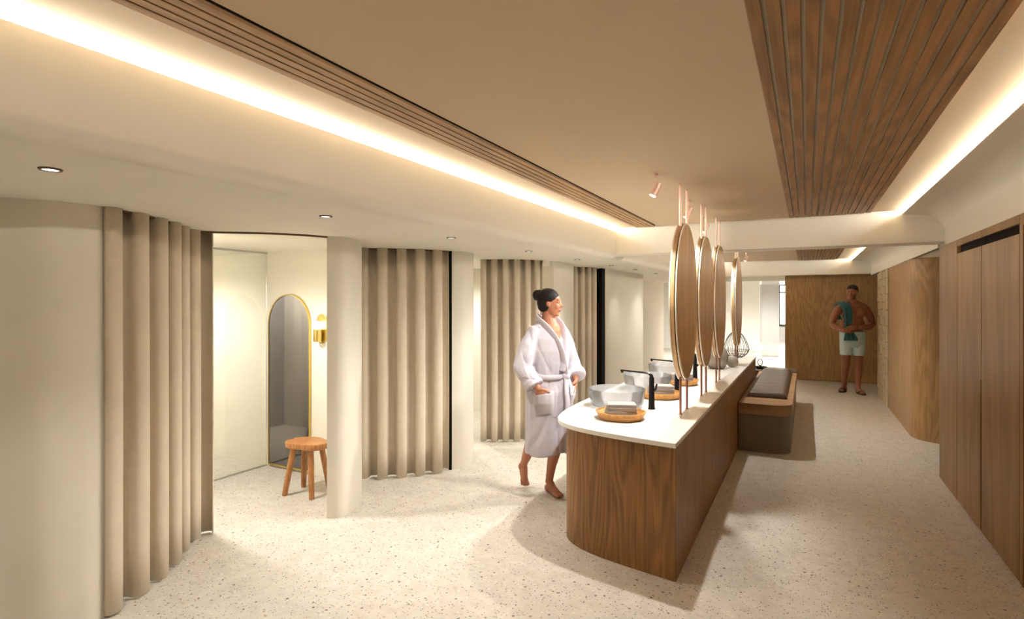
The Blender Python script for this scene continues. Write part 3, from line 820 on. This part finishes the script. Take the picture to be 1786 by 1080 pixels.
# ================================================================ PEOPLE
def rotz(a): return Matrix.Rotation(a, 3, 'Z')
def head_shapes(mb, c, yaw, k, nod=0.0):
    """head round centre c (mid skull), looking along yaw (local); k scales a 0.235 m head"""
    R = rotz(yaw) @ Matrix.Rotation(nod, 3, 'Y')
    P = lambda x, y, z: Vector(c)+R @ Vector((x*k, y*k, z*k))
    B = lambda p, r: mb.ball(P(*p), tuple(q*k for q in r), R, n=20)
    B((-.012, 0, .022), (.096, .076, .092))      # skull
    B((.020, 0, -.012), (.071, .062, .080))      # face
    B((.030, 0, -.058), (.051, .048, .050))      # jaw
    B((.058, 0, -.092), (.022, .024, .018))      # chin
    for s in (1, -1):
        B((.058, s*.034, -.020), (.025, .024, .026))   # cheek
        B((.0705, s*.0315, .0135), (.0125, .019, .0125))  # lids
        B((.073, s*.026, .034), (.014, .028, .009))    # brow ridge
        mb.ball(P(.088, s*.0115, -.026), .0075*k, n=8)
        mb.ball(P(-.004, s*.073, -.004), (.017*k, .008*k, .027*k), R @ Matrix.Rotation(-.2, 3, 'Y'), n=12)
    mb.tube([P(.078, 0, .028), P(.090, 0, -.002), P(.101, 0, -.020)], [.0065*k, .0085*k, .010*k], 10)
    mb.ball(P(.0985, 0, -.022), .0105*k, n=10)
    mb.ball(P(.078, 0, -.054), (.014*k, .026*k, .017*k), R, n=12)
    return P, R
def face_parts(P, R, k, root, smile=0):
    lipm = M['lips_m'] if smile else M['lips']
    for s in (1, -1):
        e = MB().ball(P(.0755, s*.0315, .0115), (.0100*k, .0125*k, .0058*k), R, n=14).build('eye', M['eye'], root)
        MB().ball(P(.0838, s*.0325, .0115), (.0028*k, .0052*k, .0052*k), R, n=10).build('iris', M['iris'], e)
        MB().tube([P(.0830, s*.019, .0145), P(.0858, s*.031, .0180), P(.0790, s*.046, .0150)], [(.0012*k, .0018*k)]*3, 6).build('eyelashes', M['hair'], root)
        MB().tube([P(.0800, s*.016, .033), P(.0845, s*.031, .0385), P(.0745, s*.047, .034)], [(.0018*k, .0032*k), (.0018*k, .0030*k), (.001*k, .0016*k)], 6).build('eyebrow', M['hair'], root)
    u = .007 if smile else 0
    MB().tube([P(.0800, .025, -.056+u), P(.0885, .012, -.0505), P(.0915, 0, -.0520), P(.0885, -.012, -.0505), P(.0800, -.025, -.056+u)], [(.001*k, .002*k), (.0028*k, .0036*k), (.0028*k, .0032*k), (.0028*k, .0036*k), (.001*k, .002*k)], 10, flat=(1, 0, 0)).build('upper_lip', lipm, root)
    MB().tube([P(.0800, .023, -.057+u), P(.0880, .011, -.0590), P(.0910, 0, -.0600), P(.0880, -.011, -.0590), P(.0800, -.023, -.057+u)], [(.001*k, .002*k), (.003*k, .0040*k), (.0032*k, .0046*k), (.003*k, .0040*k), (.001*k, .002*k)], 10, flat=(1, 0, 0)).build('lower_lip', lipm, root)
def hand_shapes(mb, wrist, d, nrm, thumb, k=1.0, curl=.5):
    """palm and five fingers; d along the hand, nrm = back of the hand, thumb = side towards the thumb"""
    d = Vector(d).normalized(); nrm = Vector(nrm); nrm = (nrm-d*nrm.dot(d)).normalized()
    sd = Vector(thumb); sd = (sd-d*sd.dot(d)-nrm*sd.dot(nrm)).normalized()
    W = Vector(wrist)
    R = Matrix((d, sd, nrm)).transposed()
    mb.ball(W+d*.045*k, (.052*k, .040*k, .017*k), R, n=16)
    for i, (off, ln) in enumerate(((.030, .070), (.011, .080), (-.009, .074), (-.027, .058))):
        b = W+d*.080*k+sd*off*k; a = 0; pts = [W+d*.05*k+sd*off*.8*k, b]
        cur = b
        for seg, fr in enumerate((.45, .31, .24)):
            a += curl*(.8 if seg == 0 else 1.1)
            cur = cur+(d*math.cos(a)-nrm*math.sin(a))*ln*fr*k; pts.append(cur)
        mb.limb(pts, [.010*k, .0098*k, .0088*k, .0080*k, .0070*k], 8)
    t0 = W+d*.022*k+sd*.026*k
    mb.limb([t0, t0+(d*.6+sd*.75-nrm*.15)*.034*k, t0+(d*.85+sd*.72-nrm*.4)*.055*k, t0+(d*1.0+sd*.5-nrm*.6)*.072*k], [.015*k, .0115*k, .010*k, .008*k], 8)
def foot_shapes(mb, ankle, heel, toe, k=1.0, side=1, up=(0, 0, 1)):
    """foot from heel to toe; side=+1 when the big toe lies on the local left of the direction"""
    A, H, Tt = Vector(ankle), Vector(heel), Vector(toe); d = (Tt-H).normalized(); L = (Tt-H).length
    U = Vector(up); U = (U-d*U.dot(d)).normalized(); S = U.cross(d)
    R = Matrix((d, S, U)).transposed()
    mb.ball(H+d*.035*k+U*.030*k, (.040*k, .031*k, .032*k), R, n=14)
    mb.limb([A, H+d*L*.42+U*.045*k, H+d*L*.70+U*.026*k], [.034*k, .031*k, .024*k], 12)
    mb.ball(H+d*L*.45+U*.020*k, (L*.34, .030*k, .020*k), R, n=14)
    mb.ball(H+d*L*.70+U*.018*k, (.050*k, .043*k, .018*k), R, n=14)
    for i in range(5):
        o = (.030-.0155*i)*side*k; ln = (.92, .93, .90, .87, .83)[i]; r = (.0125, .0095, .009, .0085, .008)[i]*k
        mb.limb([H+d*L*.74+S*o+U*.014*k, H+d*L*(ln-.02)+S*o*1.08+U*r], [r*1.05, r], 8)

# ---------- woman in a robe
wm = thing('woman', 'woman with a black hair bun in a white bathrobe, hands in pockets, walking barefoot', 'person', (-1.875, 4.21, 0), math.radians(-22.2))
b = MB(); hc = (.015, .0, 1.585)
P_, R_ = head_shapes(b, hc, math.radians(34), .97, .04)
b.limb([(-.035, 0, 1.36), (-.02, 0, 1.44), (-.008, 0, 1.53)], [.060, .050, .050])
b.ball((.0, 0, 1.33), (.080, .120, .070)); b.ball((.035, .0, 1.34), (.070, .085, .10)); b.ball((.060, .0, 1.28), (.055, .060, .10)); b.limb([(.0, 0, 1.45), (.03, 0, 1.38)], [.056, .060]); b.ball((0, 0, 1.2), (.10, .14, .18)); b.ball((0, 0, .95), (.11, .16, .16)); b.ball((0, 0, 1.06), (.09, .125, .14))
# legs
b.limb([(0, .08, .92), (.03, .075, .50), (-.01, .075, .36), (-.055, .08, .22), (-.085, .082, .085)], [.085, .056, .054, .040, .031])
foot_shapes(b, (-.085, .082, .085), (-.125, .085, 0), (.125, .035, 0), 1.0, side=-1)
b.limb([(0, -.08, .92), (-.09, -.07, .50), (-.165, -.055, .40), (-.24, -.035, .28), (-.295, -.02, .20)], [.085, .056, .052, .040, .030])
foot_shapes(b, (-.295, -.02, .195), (-.345, -.03, .20), (-.285, -.01, -.005), .97, side=1, up=(.9, -.1, .2))
# arms
b.limb([(-.01, -.12, 1.31), (-.02, -.19, 1.20), (-.03, -.25, 1.08), (.085, -.205, .915)], [.042, .042, .038, .028])
hand_shapes(b, (.085, -.205, .915), (.24, .34, -.88), (.55, -.8, .0), (.6, .6, .2), 1.0, .12)
b.limb([(-.01, .12, 1.31), (-.02, .19, 1.20), (-.01, .27, 1.08), (.095, .215, .955)], [.042, .042, .038, .028])
hand_shapes(b, (.095, .215, .955), (.22, -.40, -.85), (.6, .8, .0), (.6, -.4, .2), 1.0, .12)
body = b.fuse('body', M['skin_w'], wm, .0045, 3)
face_parts(P_, R_, .97, wm)
h = MB()
def hairball(p, r): h.ball(P_(*p), tuple(q*.97 for q in r), R_, n=24)
hairball((-.022, 0, .040), (.098, .083, .088)); hairball((-.035, 0, .010), (.082, .080, .085)); hairball((-.048, 0, -.030), (.060, .062, .050))
h.ball(P_(-.112, 0, .066), .044, n=18); h.ball(P_(-.085, 0, .055), .034, n=14)
for k in range(10):
    a = 2*PI*k/10; q = P_(-.112+.016*math.cos(a), .03*math.sin(a), .066+.03*math.cos(a)); h.ball(q, .018, n=8)
h.fuse('hair', M['hair'], wm, .004, 3)
# robe
rb = MB()
rings = []
for z, cf, cl, rf, rl, fo in ((.37, -.015, .0, .170, .205, 1), (.45, -.012, 0, .168, .205, 1), (.60, -.005, 0, .160, .203, .8), (.75, .0, 0, .155, .202, .6), (.88, .0, 0, .152, .200, .4), (.97, 0, 0, .138, .180, .2),
                            (1.03, 0, 0, .132, .172, .2), (1.10, .0, 0, .140, .182, .5), (1.20, .0, 0, .142, .192, .3), (1.30, -.005, 0, .130, .190, .1), (1.37, -.015, 0, .105, .165, 0), (1.42, -.028, 0, .078, .110, 0), (1.45, -.035, 0, .062, .078, 0)):
    r = []
    for j in range(72):
        a = 2*PI*j/72
        m_ = 1+.022*fo*math.sin(6*a+z*3)+.014*fo*math.sin(11*a+1.7-z*2)
        r.append((cf+rf*m_*math.cos(a), cl+rl*m_*math.sin(a), z+(.012*math.sin(2*a+1) if z < .4 else 0)))
    rings.append(r)
ring_top = []
def neck_drop(ring, dmax, wdt=.42):
    out = []
    for j, p in enumerate(ring):
        a = 2*PI*j/72; a = a-2*PI if a > PI else a
        out.append((p[0]+(.012 if dmax > .1 else 0)*math.exp(-(a/wdt)**2), p[1], p[2]-dmax*math.exp(-(abs(a)/wdt)**1.5)))
    return out
rings[-4] = neck_drop(rings[-4], .01); rings[-3] = neck_drop(rings[-3], .05); rings[-2] = neck_drop(rings[-2], .10); rings[-1] = neck_drop(rings[-1], .14)
def shrink(ring, k, dz):
    mx = sum(p[0] for p in ring)/72
    return [(mx+(p[0]-mx)*k, p[1]*k, p[2]+dz) for p in ring]
rings.append(shrink(rings[-1], .80, .002)); rings.append(shrink(rings[-2], .74, -.05)); rings.append(shrink(rings[-3], .5, -.12))
rb.loft(rings)
for s, el, wr in ((-1, (-.03, -.262, 1.07), (.065, -.222, .935)), (1, (-.01, .272, 1.07), (.088, .236, .972))):
    rb.limb([(-.012, s*.09, 1.375), (-.012, s*.15, 1.345), (-.02, s*.212, 1.24), el], [.050, .066, .074, .078], 18)
    e = Vector(el); w2 = Vector(wr); rb.tube([e, e.lerp(w2, .6), w2, w2+(w2-e)*.05], [.078, .076, .075, .070], 18)
    d = (w2-e).normalized(); rb.tube([w2-d*.055, w2-d*.05, w2, w2+d*.004], [.074, .082, .082, .074], 20)   # turned-back cuff
    rb.ball((-.03, s*.245, 1.17), (.05, .035, .08), n=12)
# wrap edge
rb.tube([(.125, .0, 1.10), (.148, .025, .95), (.158, .045, .75), (.166, .052, .55), (.168, .055, .37)], [(.012, .030)]*5, 12, flat=(1, 0, 0))
# patch pockets standing off where the hands fill them
for s_, zt in ((-1, .872), (1, .905)):
    rr = []
    for z, o1, wd in ((zt, .20, .44), (zt-.03, .21, .45), (zt-.08, .19, .45), (zt-.13, .10, .43), (zt-.17, .02, .36)):
        q = []
        for k in range(17):
            t_ = -1+k/8; a = s_*.88+wd*t_; m_ = 1.035+o1*(1-t_*t_)**.8
            q.append((.153*math.cos(a)*m_, .201*math.sin(a)*m_, z-.008*t_*s_))
        for k in range(17):
            t_ = 1-k/8; a = s_*.88+wd*t_; m_ = .96+max(0, o1-.06)*(1-t_*t_)**.8
            q.append((.153*math.cos(a)*m_, .201*math.sin(a)*m_, z-.008*t_*s_))
        rr.append(q)
    rb.loft(rr)
robe = rb.fuse('bathrobe', M['robe'], wm, .006, 4)
me = robe.data; nrm = [v.normal.copy() for v in me.vertices]
for v, n_ in zip(me.vertices, nrm):
    x, y, z = v.co
    lo = max(0, min(1, (1.0-z)/.5)); wst = math.exp(-((z-1.02)/.10)**2); arm = 1 if abs(y) > .17 and z > .9 else 0
    d = .007*mn.noise(Vector((x*9, y*9, z*(3.0+4*arm))))*(1+lo)
    q = mn.noise(Vector((x*6+3, y*6, z*(2.2 if lo else 5)+x*3)))
    d += -.009*max(0, 1-abs(q)*6)*(.6+.4*lo+.1*arm)
    d += -.004*wst*abs(math.sin(math.atan2(y, x)*9+z*8))
    if .68 < z < .92 and x > .07 and abs(y) > .05: d *= .3
    v.co += n_*d
me.update()
# collar
cl = MB()
cl.tube(spline([(-.100, 0, 1.455), (-.085, .055, 1.465), (-.03, .092, 1.445), (.05, .088, 1.39), (.105, .058, 1.30), (.136, .028, 1.18), (.138, -.005, 1.04)], 4), [(.014, .030+.014*min(1, i/12)) for i in range(25)], 12, flat=(1, .3, 0))
cl.tube(spline([(-.100, 0, 1.455), (-.085, -.055, 1.465), (-.03, -.092, 1.445), (.05, -.085, 1.39), (.112, -.045, 1.30), (.146, -.005, 1.18), (.146, .03, 1.02)], 4), [(.014, .030+.016*min(1, i/12)) for i in range(25)], 12, flat=(1, -.3, 0))
cl.fuse('collar', M['robe'], wm, .005, 3)
bl = MB()
ring = [(.0+.150*math.cos(a), .190*math.sin(a), 1.0+.006*math.sin(3*a)) for a in [2*PI*k/40 for k in range(41)]]
bl.tube(ring, [(.011, .021)]*41, 10, flat=(1, 0, 0))
bl.ball((.160, .04, 1.0), (.030, .036, .030), n=14)
bl.tube([(.165, .03, .99), (.178, .02, .90), (.182, .03, .80), (.184, .025, .72)], [(.009, .022), (.009, .026), (.009, .027), (.009, .028)], 10, flat=(1, 0, 0))
bl.tube([(.165, .05, .99), (.174, .075, .92), (.176, .085, .84)], [(.009, .02), (.009, .025), (.009, .026)], 10, flat=(1, .3, 0))
bl.fuse('belt', M['robe'], wm, .0045, 3)

# ---------- man with a teal towel
mnr = thing('man', 'bare-chested man in pale blue shorts and dark sandals with a towel over his shoulder', 'person', (.71, 11.48, 0), math.radians(-68))
b = MB()
P2, R2_ = head_shapes(b, (.025, -.015, 1.752), math.radians(-38), 1.10, .05)
for s in (1, -1): b.limb([(-.03, s*.03, 1.60), (-.025, s*.10, 1.555), (-.02, s*.19, 1.50)], [.062, .058, .070])
b.limb([(-.03, 0, 1.54), (-.015, 0, 1.61), (.0, -.01, 1.68)], [.084, .074, .070])
b.ball((-.01, 0, 1.40), (.130, .200, .185)); b.ball((-.02, 0, 1.50), (.095, .185, .075))
for s in (1, -1):
    b.ball((.085, s*.088, 1.40), (.055, .095, .075)); b.ball((-.01, s*.205, 1.475), (.072, .070, .078))
b.ball((.02, 0, 1.20), (.140, .192, .18)); b.ball((.0, 0, 1.03), (.125, .178, .14))
# arms
b.limb([(-.01, .225, 1.47), (-.02, .30, 1.34), (-.02, .345, 1.20)], [.066, .064, .052])
b.limb([(-.02, .345, 1.20), (.08, .24, 1.155), (.20, .03, 1.155), (.240, -.035, 1.155)], [.052, .054, .037, .032])
hand_shapes(b, (.240, -.035, 1.155), (.15, -.95, -.08), (.9, .2, .25), (.0, 0, 1), 1.12, .50)
b.limb([(-.01, -.225, 1.47), (-.02, -.295, 1.34), (-.01, -.335, 1.20)], [.066, .062, .050])
b.limb([(-.01, -.335, 1.20), (.09, -.31, 1.145), (.215, -.235, 1.095)], [.050, .052, .033])
hand_shapes(b, (.215, -.235, 1.095), (.22, .92, -.02), (.9, -.3, .2), (.0, 0, 1), 1.12, .5)
# legs
b.limb([(0, .088, .96), (.05, .078, .55), (.045, .076, .40), (.080, .060, .22), (.095, .050, .11)], [.098, .062, .064, .044, .037])
foot_shapes(b, (.095, .050, .11), (.05, .052, .02), (.325, .035, .02), 1.1, side=-1)
b.limb([(0, -.088, .96), (-.04, -.090, .55), (-.075, -.088, .40), (-.12, -.075, .22), (-.14, -.070, .11)], [.098, .062, .064, .044, .037])
foot_shapes(b, (-.14, -.070, .11), (-.17, -.035, .02), (.03, -.215, .02), 1.1, side=1)
b.fuse('body', M['skin_m'], mnr, .005, 3)
face_parts(P2, R2_, 1.10, mnr, 1)
h = MB(); k_ = 1.10
for p, r in (((-.018, 0, .062), (.090, .080, .070)), ((-.040, 0, .020), (.076, .081, .080))): h.ball(P2(*p), tuple(q*k_ for q in r), R2_, n=22)
h.fuse('hair', M['hair'], mnr, .005, 2)
sh = MB()
sh.loft([[(cf+rf*math.cos(2*PI*j/48), rl*math.sin(2*PI*j/48)*(1+.01*math.sin(j)), z) for j in range(48)] for z, cf, rf, rl in ((.80, .0, .122, .180), (.88, 0, .148, .205), (.97, .0, .153, .208), (1.06, .0, .150, .205), (1.075, 0, .145, .198))])
for s, kx in ((1, .045), (-1, -.045)):
    sh.loft([[(x0+r*math.cos(2*PI*j/36)*(1+.02*math.sin(j*1.1)), s*y0+r*.98*math.sin(2*PI*j/36), z) for j in range(36)] for z, x0, y0, r in ((.655, kx, .088, .092), (.70, kx*.85, .088, .096), (.80, kx*.5, .088, .108), (.90, 0, .088, .118))])
sh.fuse('shorts', M['shorts'], mnr, .006, 3)
MB().tube([(.0+.1500*math.cos(a), .205*math.sin(a), 1.062) for a in [2*PI*k/40 for k in range(41)]], [(.006, .014)]*41, 8, flat=(1, 0, 0)).build('waistband', M['shorts'], mnr)
for (H_, T_) in (((.05, .052, 0), (.325, .035, 0)), ((-.17, -.035, 0), (.03, -.215, 0))):
    H_, T_ = Vector(H_), Vector(T_); d = (T_-H_).normalized(); S = Vector((0, 0, 1)).cross(d); L_ = (T_-H_).length
    s_ = MB(); out = []
    for j in range(28):
        a = 2*PI*j/28; t_ = .5+.54*math.cos(a); wd = .048+.012*math.cos(a)
        q = H_+d*L_*t_+S*wd*math.sin(a); out.append((q.x, q.y))
    s_.prism(out, 0.0, .022); so_ = s_.build('sandal', M['sandal'], mnr, bevel=.003)
    m1 = H_+d*L_*.66
    MB().tube([m1+S*.056+Vector((0, 0, .02)), m1+S*.036+Vector((0, 0, .058)), m1+Vector((0, 0, .070)), m1-S*.036+Vector((0, 0, .058)), m1-S*.056+Vector((0, 0, .02))], [(.005, .028)]*5, 10, flat=(0, 0, 1)).build('strap', M['sandal'], so_)
# towel over his right shoulder, its lower end in his hands
tw_ = thing('teal_towel', 'dark teal towel draped over the bare-chested man\'s shoulder and held in his hands', 'towel', mnr.location, mnr.rotation_euler[2])
path = spline([(-.165, -.15, 1.28), (-.155, -.15, 1.42), (-.10, -.155, 1.545), (-.01, -.160, 1.578), (.08, -.155, 1.535), (.150, -.150, 1.43), (.168, -.150, 1.30), (.172, -.150, 1.20), (.176, -.145, 1.12), (.185, -.130, 1.04), (.190, -.120, .98), (.185, -.115, .925)], 5)
wid = [.085]*20+[.085-.03*min(1, (i-20)/18) for i in range(20, 40)]+[.055+.055*min(1, (i-40)/12) for i in range(40, 60)]
rings = []
for i, p in enumerate(path):
    a = Vector(path[max(i-1, 0)]); c = Vector(path[min(i+1, len(path)-1)]); d = (c-a).normalized()
    S = Vector((0.1, 1, 0)).normalized(); U = S.cross(d).normalized()*-1
    if U.dot(Vector((p[0], 0, p[2]-1.3))) < 0: U = -U
    ww = wid[i]; top = []; bot = []
    for j in range(21):
        t_ = -1+2*j/20; fold = .011*math.sin(t_*9+i*.03)+.006*math.sin(t_*17+1)
        q = Vector(p)+S*ww*t_+U*(fold+.014)-Vector((0, 0, .02))*t_*t_*(1 if 12 < i < 24 else 0)
        top.append(q+U*.006); bot.append(q-U*.006)
    rings.append(top+bot[::-1])
MB().loft(rings).build('cloth', M['teal'], tw_, ang=60)
